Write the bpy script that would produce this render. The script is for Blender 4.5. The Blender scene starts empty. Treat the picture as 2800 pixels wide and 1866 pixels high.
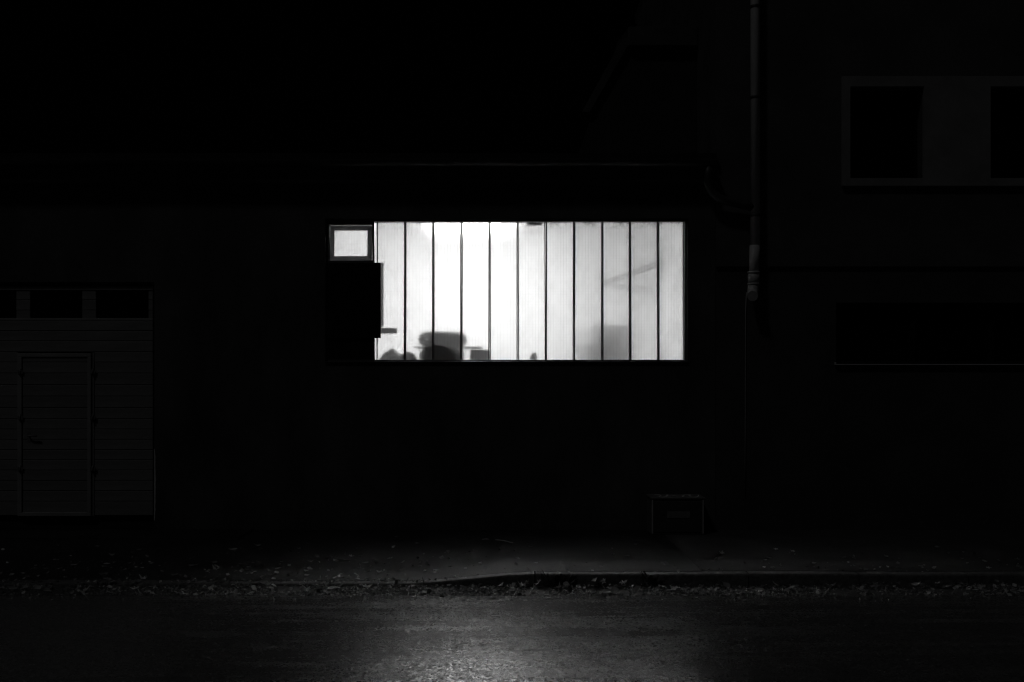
import bpy, bmesh, math, random
from mathutils import Vector, Matrix, noise
R = math.radians
random.seed(7)
sc = bpy.context.scene
COL = sc.collection

# ---------------------------------------------------------------- camera, sky, sun, exposure
CAMD, CAMH, F, CX, HY = 11.0, 1.7, 2585.0, 1400.0, 1050.0     # distance, eye height, focal (photo px), centre, horizon
cam_d = bpy.data.cameras.new('camera')
cam_d.sensor_width = 36.0
cam_d.lens = F / 2800 * 36.0
cam_d.shift_y = (HY - 933) / 2800
cam_d.clip_end = 2000
cam = bpy.data.objects.new('camera', cam_d)
cam.location = (0, -CAMD, CAMH)
cam.rotation_euler = (R(90), 0, 0)
COL.objects.link(cam)
sc.camera = cam

SUN_TO = Vector((-0.40, -0.41, 0.82)).normalized()
w = bpy.data.worlds.new('World'); sc.world = w; w.use_nodes = True
nt = w.node_tree; nt.nodes.clear()
sky = nt.nodes.new('ShaderNodeTexSky'); sky.sky_type = 'NISHITA'; sky.sun_disc = False
sky.sun_elevation = math.asin(SUN_TO.z); sky.sun_rotation = math.atan2(SUN_TO.x, SUN_TO.y)
bw = nt.nodes.new('ShaderNodeRGBToBW')
bg = nt.nodes.new('ShaderNodeBackground'); bg.inputs[1].default_value = 0.00003
wo = nt.nodes.new('ShaderNodeOutputWorld')
nt.links.new(sky.outputs[0], bw.inputs[0]); nt.links.new(bw.outputs[0], bg.inputs[0]); nt.links.new(bg.outputs[0], wo.inputs[0])

sl = bpy.data.lights.new('sun', 'SUN'); sl.energy = 0.068; sl.angle = R(5); sl.color = (1, 1, 1)
sun = bpy.data.objects.new('sun', sl); COL.objects.link(sun)
sun.rotation_euler = SUN_TO.to_track_quat('Z', 'Y').to_euler()
sun.location = SUN_TO * 40

sc.render.engine = 'CYCLES'
sc.view_settings.view_transform = 'Standard'; sc.view_settings.look = 'None'
sc.view_settings.exposure = 0; sc.view_settings.gamma = 1; sc.view_settings.use_curve_mapping = False
cy = sc.cycles
cy.max_bounces = 14; cy.diffuse_bounces = 7; cy.glossy_bounces = 5; cy.transmission_bounces = 10
cy.sample_clamp_indirect = 7.0; cy.use_denoising = True; cy.denoiser = 'OPENIMAGEDENOISE'
sc.cycles.filter_width = 1.2; cy.caustics_refractive = True; cy.caustics_reflective = True; cy.blur_glossy = 0.5
try: cy.denoising_prefilter = 'ACCURATE'
except Exception: pass

# ---------------------------------------------------------------- helpers
def P(px, py, Y=0.0):
    d = CAMD + Y
    return Vector(((px - CX) * d / F, Y, CAMH - (py - HY) * d / F))
def X(px, Y=0.0): return (px - CX) * (CAMD + Y) / F
def Z(py, Y=0.0): return CAMH - (py - HY) * (CAMD + Y) / F
def G(px, py, z=0.0):
    d = (CAMH - z) * F / (py - HY)
    return Vector(((px - CX) * d / F, d - CAMD, z))

ORG = {}
def mesh(name, bm, mats, smooth=False):
    me = bpy.data.meshes.new(name)
    bmesh.ops.recalc_face_normals(bm, faces=bm.faces)
    bm.to_mesh(me); bm.free()
    for m in (mats if isinstance(mats, (list, tuple)) else [mats]): me.materials.append(m)
    if smooth: me.polygons.foreach_set('use_smooth', [True] * len(me.polygons))
    return me
def link(name, me, parent=None, at=(0, 0, 0), rot=None):
    o = bpy.data.objects.new(name, me); COL.objects.link(o)
    at = Vector(at)
    if parent is not None:
        o.parent = parent; o.location = at - ORG[parent.name]
    else:
        o.location = at
    ORG[o.name] = at
    if rot is not None: o.rotation_euler = rot
    return o
def part(name, bm, mat, parent=None, smooth=False):
    return link(name, mesh(name, bm, mat, smooth), parent)
def tag(o, label, cat, group=None):
    o['label'] = label; o['category'] = cat
    if group: o['group'] = group
    return o
def struct(o): o['kind'] = 'structure'; return o
def thing(name, loc, label, cat, group=None):
    o = bpy.data.objects.new(name, None); COL.objects.link(o); o.location = loc; o.empty_display_size = 0.1
    ORG[o.name] = Vector(loc)
    return tag(o, label, cat, group)
def NB(): return bmesh.new()
def box(bm, x0, x1, y0, y1, z0, z1, bev=0.0, mi=0):
    vs = [bm.verts.new((x, y, z)) for x in (x0, x1) for y in (y0, y1) for z in (z0, z1)]
    fs = []
    for q in ((0,1,3,2),(4,6,7,5),(0,4,5,1),(2,3,7,6),(0,2,6,4),(1,5,7,3)):
        f = bm.faces.new([vs[i] for i in q]); f.material_index = mi; fs.append(f)
    if bev:
        es = list({e for f in fs for e in f.edges})
        r = bmesh.ops.bevel(bm, geom=es, offset=bev, segments=2, affect='EDGES', profile=0.5)
        for f in r['faces']: f.material_index = mi
    return vs
def frame_box(bm, x0, x1, z0, z1, t, y0, y1, bev=0.0):
    box(bm, x0, x1, y0, y1, z1 - t, z1, bev); box(bm, x0, x1, y0, y1, z0, z0 + t, bev)
    box(bm, x0, x0 + t, y0, y1, z0 + t, z1 - t, bev); box(bm, x1 - t, x1, y0, y1, z0 + t, z1 - t, bev)
def tube(bm, pts, rad, n=16, cap=True):
    pts = [Vector(p) for p in pts]
    rads = rad if isinstance(rad, (list, tuple)) else [rad] * len(pts)
    rings = []; up = Vector((0, 0, 1))
    t0 = (pts[1] - pts[0]).normalized()
    a = t0.cross(up)
    if a.length < 1e-3: a = t0.cross(Vector((0, 1, 0)))
    a.normalize()
    for i, p in enumerate(pts):
        if i == 0: t = pts[1] - pts[0]
        elif i == len(pts) - 1: t = pts[-1] - pts[-2]
        else: t = (pts[i + 1] - pts[i]).normalized() + (pts[i] - pts[i - 1]).normalized()
        t.normalize()
        a = (a - t * a.dot(t)).normalized(); b = t.cross(a)
        rings.append([bm.verts.new(p + (a * math.cos(k * 2 * math.pi / n) + b * math.sin(k * 2 * math.pi / n)) * rads[i]) for k in range(n)])
    for r0, r1 in zip(rings, rings[1:]):
        for k in range(n):
            f = bm.faces.new((r0[k], r0[(k + 1) % n], r1[(k + 1) % n], r1[k])); f.smooth = True
    if cap:
        bm.faces.new(rings[0]); bm.faces.new(rings[-1])
def lathe(bm, prof, n=32, axis=(0, 0, 0), closed=True):
    rings = []
    for k in range(n):
        c, s = math.cos(2 * math.pi * k / n), math.sin(2 * math.pi * k / n)
        rings.append([bm.verts.new((axis[0] + r * c, axis[1] + r * s, axis[2] + z)) for r, z in prof])
    m = len(prof)
    for k in range(n):
        a, b = rings[k], rings[(k + 1) % n]
        for i in range(m if closed else m - 1):
            j = (i + 1) % m
            try: bm.faces.new((a[i], a[j], b[j], b[i])).smooth = True
            except ValueError: pass
def wall_open(bm, x0, x1, z0, z1, y0, y1, ops):
    xs = sorted({x0, x1} | {v for o in ops for v in (o[0], o[1]) if x0 < v < x1})
    zs = sorted({z0, z1} | {v for o in ops for v in (o[2], o[3]) if z0 < v < z1})
    def solid(i, j):
        if not (0 <= i < len(xs) - 1 and 0 <= j < len(zs) - 1): return False
        cx, cz = (xs[i] + xs[i + 1]) / 2, (zs[j] + zs[j + 1]) / 2
        return not any(o[0] < cx < o[1] and o[2] < cz < o[3] for o in ops)
    V = {}
    def v(x, y, z):
        k = (round(x, 5), round(y, 5), round(z, 5))
        if k not in V: V[k] = bm.verts.new(k)
        return V[k]
    for i in range(len(xs) - 1):
        for j in range(len(zs) - 1):
            if not solid(i, j): continue
            a, b, c, d = xs[i], xs[i + 1], zs[j], zs[j + 1]
            bm.faces.new((v(a, y0, c), v(b, y0, c), v(b, y0, d), v(a, y0, d)))
            bm.faces.new((v(a, y1, c), v(a, y1, d), v(b, y1, d), v(b, y1, c)))
            if not solid(i - 1, j): bm.faces.new((v(a, y0, c), v(a, y0, d), v(a, y1, d), v(a, y1, c)))
            if not solid(i + 1, j): bm.faces.new((v(b, y0, c), v(b, y1, c), v(b, y1, d), v(b, y0, d)))
            if not solid(i, j - 1): bm.faces.new((v(a, y0, c), v(a, y1, c), v(b, y1, c), v(b, y0, c)))
            if not solid(i, j + 1): bm.faces.new((v(a, y0, d), v(b, y0, d), v(b, y1, d), v(a, y1, d)))

# ---------------------------------------------------------------- materials
def N(t, ty, **kw):
    n = t.nodes.new(ty)
    for k, v in kw.items():
        if k in n.inputs: n.inputs[k].default_value = v
        else: setattr(n, k, v)
    return n
def mat(name, lo, hi=None, scale=6.0, rough=0.8, bump=0.0, bscale=60.0, spec=0.4, stretch=(1, 1, 1), metal=0.0, rand=0.0, rough_var=0.0, transl=0.0):
    m = bpy.data.materials.new(name); m.use_nodes = True
    t = m.node_tree; b = t.nodes['Principled BSDF']
    hi = lo if hi is None else hi
    tc = N(t, 'ShaderNodeTexCoord'); mp = N(t, 'ShaderNodeMapping'); mp.inputs['Scale'].default_value = stretch
    t.links.new(tc.outputs['Object'], mp.inputs[0])
    no = N(t, 'ShaderNodeTexNoise', Scale=scale, Detail=6.0, Roughness=0.62)
    t.links.new(mp.outputs[0], no.inputs['Vector'])
    mr = N(t, 'ShaderNodeMapRange'); mr.inputs[1].default_value = 0.3; mr.inputs[2].default_value = 0.7
    mr.inputs[3].default_value = lo; mr.inputs[4].default_value = hi
    t.links.new(no.outputs[0], mr.inputs[0])
    out = mr.outputs[0]
    if rand:
        oi = N(t, 'ShaderNodeObjectInfo'); ma = N(t, 'ShaderNodeMapRange')
        ma.inputs[3].default_value = 1 - rand; ma.inputs[4].default_value = 1 + rand
        t.links.new(oi.outputs['Random'], ma.inputs[0])
        mu = N(t, 'ShaderNodeMath', operation='MULTIPLY'); t.links.new(out, mu.inputs[0]); t.links.new(ma.outputs[0], mu.inputs[1]); out = mu.outputs[0]
    t.links.new(out, b.inputs['Base Color'])
    if transl:
        tl = N(t, 'ShaderNodeBsdfTranslucent'); t.links.new(out, tl.inputs[0]); ms = N(t, 'ShaderNodeMixShader'); ms.inputs[0].default_value = transl
        t.links.new(b.outputs[0], ms.inputs[1]); t.links.new(tl.outputs[0], ms.inputs[2]); t.links.new(ms.outputs[0], t.nodes['Material Output'].inputs[0])
    b.inputs['Roughness'].default_value = rough; b.inputs['Metallic'].default_value = metal
    b.inputs['Specular IOR Level'].default_value = spec
    if rough_var:
        rr = N(t, 'ShaderNodeMapRange'); rr.inputs[1].default_value = 0.35; rr.inputs[2].default_value = 0.65
        rr.inputs[3].default_value = rough - rough_var; rr.inputs[4].default_value = rough + rough_var
        t.links.new(no.outputs[0], rr.inputs[0]); t.links.new(rr.outputs[0], b.inputs['Roughness'])
    if bump:
        n2 = N(t, 'ShaderNodeTexNoise', Scale=bscale, Detail=4.0, Roughness=0.6)
        t.links.new(tc.outputs['Object'], n2.inputs['Vector'])
        bp = N(t, 'ShaderNodeBump', Strength=bump, Distance=0.01)
        t.links.new(n2.outputs[0], bp.inputs['Height']); t.links.new(bp.outputs[0], b.inputs['Normal'])
    return m
M = {}
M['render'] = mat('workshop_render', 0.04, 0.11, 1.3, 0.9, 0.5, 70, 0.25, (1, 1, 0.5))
M['door'] = mat('door_paint', 0.18, 0.27, 3.0, 0.6, 0.15, 120, 0.35, (0.6, 1, 3), rand=0.08)
M['doorframe'] = mat('door_frame_paint', 0.26, 0.34, 4.0, 0.55, 0.1, 120, 0.35)
M['hinge'] = mat('worn_hinge', 0.1, 0.2, 20, 0.6)
M['seal'] = mat('rubber_seal', 0.015, 0.025, 8, 0.8)
M['chip'] = mat('lit_chip_plaster', 0.45, 0.65, 20, 0.9, 0.4, 80, 0.2)
M['frame'] = mat('window_frame_steel', 0.05, 0.09, 14, 0.5, 0.1, 90, 0.4)
M['sash'] = mat('vent_sash_glow', 0.5, 0.6, 16, 0.55, 0.1, 90, 0.4, transl=0.27)  # translucent so the frame glows grey, standing in for grazing room light
M['black'] = mat('black_board', 0.008, 0.014, 9, 0.85, 0.1, 80, 0.15)
M['white'] = mat('interior_white', 0.82, 0.88, 1.2, 0.85, 0.0, 40, 0.2)
M['floor'] = mat('interior_floor', 0.26, 0.34, 2.0, 0.7)
M['fixture'] = mat('lamp_housing', 0.7, 0.75, 8, 0.5)
M['rubber'] = mat('tyre_rubber', 0.02, 0.05, 18, 0.65, 0.2, 90, 0.35)
M['lightened'] = mat('lightened_rubber', 0.2, 0.3, 14, 0.8, 0.2, 90, 0.3)  # lighter rubber tone, raised to offset shade under the flat board
M['paper'] = mat('paper_label', 0.5, 0.7, 30, 0.8)
M['cardboard'] = mat('cardboard', 0.16, 0.26, 9, 0.9, 0.1, 60, 0.2, rand=0.2)
M['cloth'] = mat('dark_cloth', 0.1, 0.18, 12, 0.95, 0.3, 40, 0.1)
M['wood'] = mat('grey_wood', 0.12, 0.2, 5, 0.8, 0.2, 60, 0.3, (1, 1, 8))
M['steel'] = mat('rack_steel', 0.12, 0.18, 9, 0.5, 0.0, 60, 0.4)
M['drum'] = mat('drum_paint', 0.3, 0.4, 5, 0.5, 0.1, 60, 0.4)
M['zinc'] = mat('zinc', 0.025, 0.05, 7, 0.5, 0.1, 60, 0.5, (1, 1, .3))
M['pipe'] = mat('grey_pipe', 0.42, 0.54, 9, 0.45, 0.05, 80, 0.5, (1, 1, .4))
M['upper'] = mat('neighbour_plaster', 0.06, 0.11, 1.1, 0.9, 0.4, 80, 0.2)
M['lower'] = mat('neighbour_plinth', 0.05, 0.085, 1.4, 0.9, 0.5, 60, 0.2)
M['surround'] = mat('pale_surround', 0.18, 0.26, 3, 0.8, 0.2, 90, 0.2)
M['annex'] = mat('annex_wall', 0.03, 0.05, 2, 0.9, 0.3, 60, 0.2)
M['annexlit'] = mat('annex_lit_band', 0.05, 0.09, 2, 0.9, 0.3, 60, 0.2)  # light on the eave and verge put into a paler tone
M['roof'] = mat('bitumen_roof', 0.015, 0.03, 3, 0.9)
M['sillmetal'] = mat('metal_sill', 0.5, 0.6, 9, 0.45, 0, 60, 0.5)
M['dglass'] = mat('dark_glass', 0.004, 0.006, 6, 0.12, 0, 60, 0.35)
M['cabinet'] = mat('cabinet_plastic', 0.045, 0.07, 6, 0.6, 0.1, 90, 0.4)
M['cabtop'] = mat('cabinet_lid', 0.09, 0.13, 9, 0.6, 0.1, 90, 0.4)
M['spray'] = mat('white_spray', 0.65, 0.8, 30, 0.7)
M['plate'] = mat('plate', 0.14, 0.22, 20, 0.6)
M['pave'] = mat('smooth_asphalt_pavement', 0.016, 0.03, 2.4, 0.4, 0.9, 90, 0.25, rough_var=0.06)
M['pave2'] = mat('old_asphalt_pavement', 0.03, 0.055, 3.0, 0.85, 0.9, 110, 0.3)
M['kerb'] = mat('granite_kerb', 0.05, 0.17, 22, 0.6, 0.8, 60, 0.45, rand=0.15)
M['gutter'] = mat('gutter_concrete', 0.04, 0.09, 5, 0.75, 0.6, 80, 0.4)
M['ground'] = mat('ground', 0.03, 0.05, 0.2, 0.95)
M['leaf'] = mat('dead_leaf', 0.2, 0.45, 30, 0.42, 0.3, 120, 0.55, rand=0.45, transl=0.4)
M['leafpale'] = mat('pale_dead_leaf', 0.55, 0.75, 30, 0.5, 0.3, 120, 0.5, rand=0.3, transl=0.4)
M['leafdark'] = mat('wet_leaf_mass', 0.03, 0.2, 12, 0.4, 0.4, 60, 0.55, transl=0.3)
M['twig'] = mat('pale_twig', 0.35, 0.5, 20, 0.6)
M['weed'] = mat('weed_leaf', 0.05, 0.1, 20, 0.55)
M['cable'] = mat('pale_cable', 0.35, 0.45, 10, 0.6)

def asphalt():
    m = bpy.data.materials.new('wet_asphalt'); m.use_nodes = True
    t = m.node_tree; b = t.nodes['Principled BSDF']; L = t.links.new
    def rng(src, a, b_, c, d):
        r = N(t, 'ShaderNodeMapRange'); r.inputs[1].default_value = a; r.inputs[2].default_value = b_; r.inputs[3].default_value = c; r.inputs[4].default_value = d
        L(src, r.inputs[0]); return r.outputs[0]
    def mth(op, x, y):
        n = N(t, 'ShaderNodeMath', operation=op)
        for k, v in enumerate((x, y)):
            if isinstance(v, float): n.inputs[k].default_value = v
            else: L(v, n.inputs[k])
        return n.outputs[0]
    tc = N(t, 'ShaderNodeTexCoord'); O = tc.outputs['Object']
    vo = N(t, 'ShaderNodeTexVoronoi', Scale=76.0); L(O, vo.inputs['Vector'])
    sp = N(t, 'ShaderNodeSeparateColor'); L(vo.outputs['Color'], sp.inputs[0])
    no = N(t, 'ShaderNodeTexNoise', Scale=150.0, Detail=3.0, Roughness=0.6); L(O, no.inputs['Vector'])
    # long worn wheel streaks along the road, and worn patches
    mp = N(t, 'ShaderNodeMapping'); mp.inputs['Scale'].default_value = (0.3, 3.0, 1); L(O, mp.inputs[0])
    st = N(t, 'ShaderNodeTexNoise', Scale=1.6, Detail=6.0, Roughness=0.62, Distortion=0.5); L(mp.outputs[0], st.inputs['Vector'])
    pa = N(t, 'ShaderNodeTexNoise', Scale=5.0, Detail=6.0, Roughness=0.7); L(O, pa.inputs['Vector'])
    wear = mth('ADD', st.outputs[0], mth('MULTIPLY', pa.outputs[0], 0.5))            # 0.4 .. 1.1
    stone = mth('POWER', sp.outputs[0], 1.4)                                       # each chip has its own gloss
    L(rng(sp.outputs[1], 0.0, 1.0, 0.035, 0.12), b.inputs['Base Color'])
    spec = mth('MULTIPLY', rng(stone, 0.0, 1.0, 0.3, 3.2), rng(wear, 0.68, 0.94, 1.3, 0.35))
    L(spec, b.inputs['Specular IOR Level'])
    L(mth('ADD', rng(sp.outputs[2], 0.0, 1.0, 0.17, 0.28), rng(wear, 0.68, 0.96, 0.0, 0.14)), b.inputs['Roughness'])
    h = mth('ADD', mth('MULTIPLY', no.outputs[0], 0.5), vo.outputs['Distance'])
    bp = N(t, 'ShaderNodeBump', Distance=0.006); bp.inputs['Strength'].default_value = 0.12; bp.invert = True
    L(h, bp.inputs['Height'])
    tilt = N(t, 'ShaderNodeVectorMath', operation='SUBTRACT'); L(vo.outputs['Color'], tilt.inputs[0]); tilt.inputs[1].default_value = (.5, .5, .5)
    tsc = N(t, 'ShaderNodeVectorMath', operation='SCALE'); L(tilt.outputs[0], tsc.inputs[0]); L(rng(wear, 0.66, 0.96, 0.08, 0.22), tsc.inputs['Scale'])
    ta = N(t, 'ShaderNodeVectorMath', operation='ADD'); L(bp.outputs[0], ta.inputs[0]); L(tsc.outputs[0], ta.inputs[1])
    tn = N(t, 'ShaderNodeVectorMath', operation='NORMALIZE'); L(ta.outputs[0], tn.inputs[0]); L(tn.outputs[0], b.inputs['Normal']); L(tn.outputs[0], b.inputs['Coat Normal'])
    L(rng(wear, 0.70, 0.94, 1.0, 0.1), b.inputs['Coat Weight']); b.inputs['Coat Roughness'].default_value = 0.25; b.inputs['Coat IOR'].default_value = 1.9
    return m
M['asphalt'] = asphalt()

def channel_glass(name, dirt=0.5, trans=0.5, rough=0.16, clear=0.25, wire=0.1):
    m = bpy.data.materials.new(name); m.use_nodes = True
    t = m.node_tree; t.nodes.clear(); L = t.links.new
    o = N(t, 'ShaderNodeOutputMaterial'); tc = N(t, 'ShaderNodeTexCoord')
    # rolled ribs (vertical) as fine relief
    wv = N(t, 'ShaderNodeTexWave', Scale=17.0, wave_type='BANDS', bands_direction='X'); L(tc.outputs['Object'], wv.inputs['Vector'])
    wh = N(t, 'ShaderNodeTexWave', Scale=17.0, wave_type='BANDS', bands_direction='Z'); L(tc.outputs['Object'], wh.inputs['Vector'])
    ws = N(t, 'ShaderNodeMath', operation='MULTIPLY_ADD'); L(wh.outputs['Fac'], ws.inputs[0]); ws.inputs[1].default_value = 0.25; L(wv.outputs['Fac'], ws.inputs[2])
    bp = N(t, 'ShaderNodeBump', Strength=0.22, Distance=0.002); L(ws.outputs[0], bp.inputs['Height'])
    # dirt: smudges, strongest along the top edge of the panes and on the end pane
    oi = N(t, 'ShaderNodeObjectInfo')
    off = N(t, 'ShaderNodeVectorMath', operation='MULTIPLY_ADD'); L(oi.outputs['Random'], off.inputs[0]); off.inputs[1].default_value = (31, 17, 23); L(tc.outputs['Object'], off.inputs[2])
    sm = N(t, 'ShaderNodeMapping'); sm.inputs['Scale'].default_value = (1.6, 1, 0.7); L(off.outputs[0], sm.inputs[0])
    n1 = N(t, 'ShaderNodeTexNoise', Scale=4.0, Detail=8.0, Roughness=0.72); L(sm.outputs[0], n1.inputs['Vector'])
    d1 = N(t, 'ShaderNodeMapRange'); d1.inputs[1].default_value = 0.42; d1.inputs[2].default_value = 0.8; d1.inputs[3].default_value = 0.94; d1.inputs[4].default_value = 0.94 - 0.42 * dirt
    L(n1.outputs[0], d1.inputs[0])
    # embedded wire grid
    def lines(sock_i):
        sp = N(t, 'ShaderNodeSeparateXYZ'); L(tc.outputs['Object'], sp.inputs[0])
        mu = N(t, 'ShaderNodeMath', operation='MULTIPLY'); L(sp.outputs[sock_i], mu.inputs[0]); mu.inputs[1].default_value = 26.0
        fr = N(t, 'ShaderNodeMath', operation='FRACT'); L(mu.outputs[0], fr.inputs[0])
        lt = N(t, 'ShaderNodeMath', operation='LESS_THAN'); L(fr.outputs[0], lt.inputs[0]); lt.inputs[1].default_value = 0.16
        return lt
    a, b2 = lines(0), lines(2)
    hb = N(t, 'ShaderNodeMath', operation='MULTIPLY'); L(b2.outputs[0], hb.inputs[0]); hb.inputs[1].default_value = 0.2
    mx = N(t, 'ShaderNodeMath', operation='MAXIMUM'); L(a.outputs[0], mx.inputs[0]); L(hb.outputs[0], mx.inputs[1])
    wm = N(t, 'ShaderNodeMath', operation='MULTIPLY_ADD'); L(mx.outputs[0], wm.inputs[0]); wm.inputs[1].default_value = -wire; wm.inputs[2].default_value = 1.0
    c = N(t, 'ShaderNodeMath', operation='MULTIPLY'); L(d1.outputs[0], c.inputs[0]); L(wm.outputs[0], c.inputs[1])
    spz = N(t, 'ShaderNodeSeparateXYZ'); L(tc.outputs['Object'], spz.inputs[0])
    hd = N(t, 'ShaderNodeMapRange'); hd.inputs[1].default_value = 0.80; hd.inputs[2].default_value = 0.89; hd.inputs[3].default_value = 0.0; hd.inputs[4].default_value = 0.9; L(spz.outputs[2], hd.inputs[0])
    n2 = N(t, 'ShaderNodeTexNoise', Scale=9.0, Detail=6.0, Roughness=0.7); L(off.outputs[0], n2.inputs['Vector'])
    n3 = N(t, 'ShaderNodeMapRange'); n3.inputs[1].default_value = 0.45; n3.inputs[2].default_value = 0.7; L(n2.outputs[0], n3.inputs[0])
    hs = N(t, 'ShaderNodeMath', operation='MULTIPLY'); L(hd.outputs[0], hs.inputs[0]); L(n3.outputs[0], hs.inputs[1])
    inv = N(t, 'ShaderNodeMath', operation='SUBTRACT'); inv.inputs[0].default_value = 1.0; L(hs.outputs[0], inv.inputs[1])
    tv = N(t, 'ShaderNodeMapRange'); tv.inputs[3].default_value = 0.93; tv.inputs[4].default_value = 1.0; L(oi.outputs['Random'], tv.inputs[0])
    cc = N(t, 'ShaderNodeMath', operation='MULTIPLY'); L(inv.outputs[0], cc.inputs[0]); L(tv.outputs[0], cc.inputs[1])
    c0 = c; c = N(t, 'ShaderNodeMath', operation='MULTIPLY'); L(c0.outputs[0], c.inputs[0]); L(cc.outputs[0], c.inputs[1])
    tr = N(t, 'ShaderNodeBsdfTranslucent'); L(c.outputs[0], tr.inputs['Color'])
    rf = N(t, 'ShaderNodeBsdfRefraction', Roughness=rough, IOR=1.18); L(c.outputs[0], rf.inputs['Color']); L(bp.outputs[0], rf.inputs['Normal'])
    gl = N(t, 'ShaderNodeBsdfGlossy', Roughness=0.25); gl.inputs['Color'].default_value = (0.8, 0.8, 0.8, 1)
    m1 = N(t, 'ShaderNodeMixShader'); m1.inputs[0].default_value = trans; L(rf.outputs[0], m1.inputs[1]); L(tr.outputs[0], m1.inputs[2])
    m2 = N(t, 'ShaderNodeMixShader'); m2.inputs[0].default_value = 0.04; L(m1.outputs[0], m2.inputs[1]); L(gl.outputs[0], m2.inputs[2])
    tp = N(t, 'ShaderNodeBsdfTransparent'); L(c.outputs[0], tp.inputs[0])
    m3 = N(t, 'ShaderNodeMixShader'); m3.inputs[0].default_value = clear; L(m2.outputs[0], m3.inputs[1]); L(tp.outputs[0], m3.inputs[2])
    L(m3.outputs[0], o.inputs[0])
    return m
M['glass'] = channel_glass('wired_channel_glass', 0.32, 0.12, 0.78, 0.36)
M['glass_dirty'] = channel_glass('grimy_channel_glass', 0.6, 0.3, 0.8, .12)
M['vent_glass'] = channel_glass('frosted_vent_glass', 0.5, 0.3, 0.8, .1, .02)
def edge_glass():
    m = bpy.data.materials.new('glass_flange'); m.use_nodes = True
    t = m.node_tree; t.nodes.clear(); L = t.links.new
    o = N(t, 'ShaderNodeOutputMaterial'); tc = N(t, 'ShaderNodeTexCoord')
    mp = N(t, 'ShaderNodeMapping'); mp.inputs['Scale'].default_value = (40, 40, 2.2); L(tc.outputs['Object'], mp.inputs[0])
    n = N(t, 'ShaderNodeTexNoise', Scale=1.0, Detail=4.0); L(mp.outputs[0], n.inputs['Vector'])
    r = N(t, 'ShaderNodeMapRange'); r.inputs[1].default_value = 0.3; r.inputs[2].default_value = 0.7; r.inputs[3].default_value = 0.05; r.inputs[4].default_value = 0.42
    L(n.outputs[0], r.inputs[0])
    tr = N(t, 'ShaderNodeBsdfTranslucent'); L(r.outputs[0], tr.inputs[0])
    df = N(t, 'ShaderNodeBsdfDiffuse'); df.inputs[0].default_value = (0.04, 0.04, 0.04, 1)
    mx = N(t, 'ShaderNodeMixShader'); mx.inputs[0].default_value = 0.5; L(df.outputs[0], mx.inputs[1]); L(tr.outputs[0], mx.inputs[2])
    L(mx.outputs[0], o.inputs[0]); return m
M['flange'] = edge_glass()
def seal_mat():
    m = bpy.data.materials.new('clear_joint_seal'); m.use_nodes = True
    t = m.node_tree; t.nodes.clear(); L = t.links.new
    o = N(t, 'ShaderNodeOutputMaterial'); tr = N(t, 'ShaderNodeBsdfTranslucent'); tr.inputs[0].default_value = (0.7, 0.7, 0.7, 1)
    L(tr.outputs[0], o.inputs[0]); return m
M['joint'] = seal_mat()
M['gasket'] = mat('grey_gasket', 0.05, 0.1, 14, 0.7, 0.1, 90, 0.3)
def clear_mat():
    m = bpy.data.materials.new('clear_inner_face'); m.use_nodes = True
    t = m.node_tree; t.nodes.clear(); o = N(t, 'ShaderNodeOutputMaterial'); tr = N(t, 'ShaderNodeBsdfTransparent'); tr.inputs[0].default_value = (.95, .95, .95, 1)
    t.links.new(tr.outputs[0], o.inputs[0]); return m
M['clear'] = clear_mat()
def emit(name, s):
    m = bpy.data.materials.new(name); m.use_nodes = True; t = m.node_tree; t.nodes.clear()
    o = N(t, 'ShaderNodeOutputMaterial'); e = N(t, 'ShaderNodeEmission', Strength=s); t.links.new(e.outputs[0], o.inputs[0]); return m
M['tube_near'] = emit('lit_diffuser', 230.0)

# ---------------------------------------------------------------- ground, road, pavement
bm = NB(); bmesh.ops.create_grid(bm, x_segments=2, y_segments=2, size=600)
o = struct(part('ground', bm, M['ground'])); o.location.z = -0.35
KY = -2.55; GZ = -0.11; RY = -2.96                       # kerb face, gutter level, road edge
bm = NB()
def road_z(x, y): return -0.096 + min(0.05, (RY - y) * 0.016) + 0.006 * noise.noise((x * 0.5, y * 2.0, 0))
ys = [RY - 0.0, RY - 0.02, RY - 0.05] + [RY - 0.1 * k for k in range(1, 36)] + [-7, -8, -9, -11, -14, -20]
xs = [-60, -40, -25, -15, -11] + [-9 + 0.12 * k for k in range(151)] + [11, 15, 25, 40, 60]
vg = []
for i, y in enumerate(ys):
    row = []
    for x in xs:
        yy = y + (0.05 * noise.noise((x * 1.3, 3.1, 0)) + 0.03 * noise.noise((x * 6, 8.1, 0)) if i < 3 else 0)
        z = road_z(x, y) if i else GZ - 0.02
        row.append(bm.verts.new((x, yy, z)))
    vg.append(row)
for a, b in zip(vg, vg[1:]):
    for k in range(len(xs) - 1): bm.faces.new((a[k], a[k + 1], b[k + 1], b[k])).smooth = True
struct(part('road', bm, M['asphalt']))
bm = NB(); box(bm, -60, 60, RY - 0.12, KY + 0.02, GZ - 0.15, GZ)
struct(part('gutter_channel', bm, M['gutter']))

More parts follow.
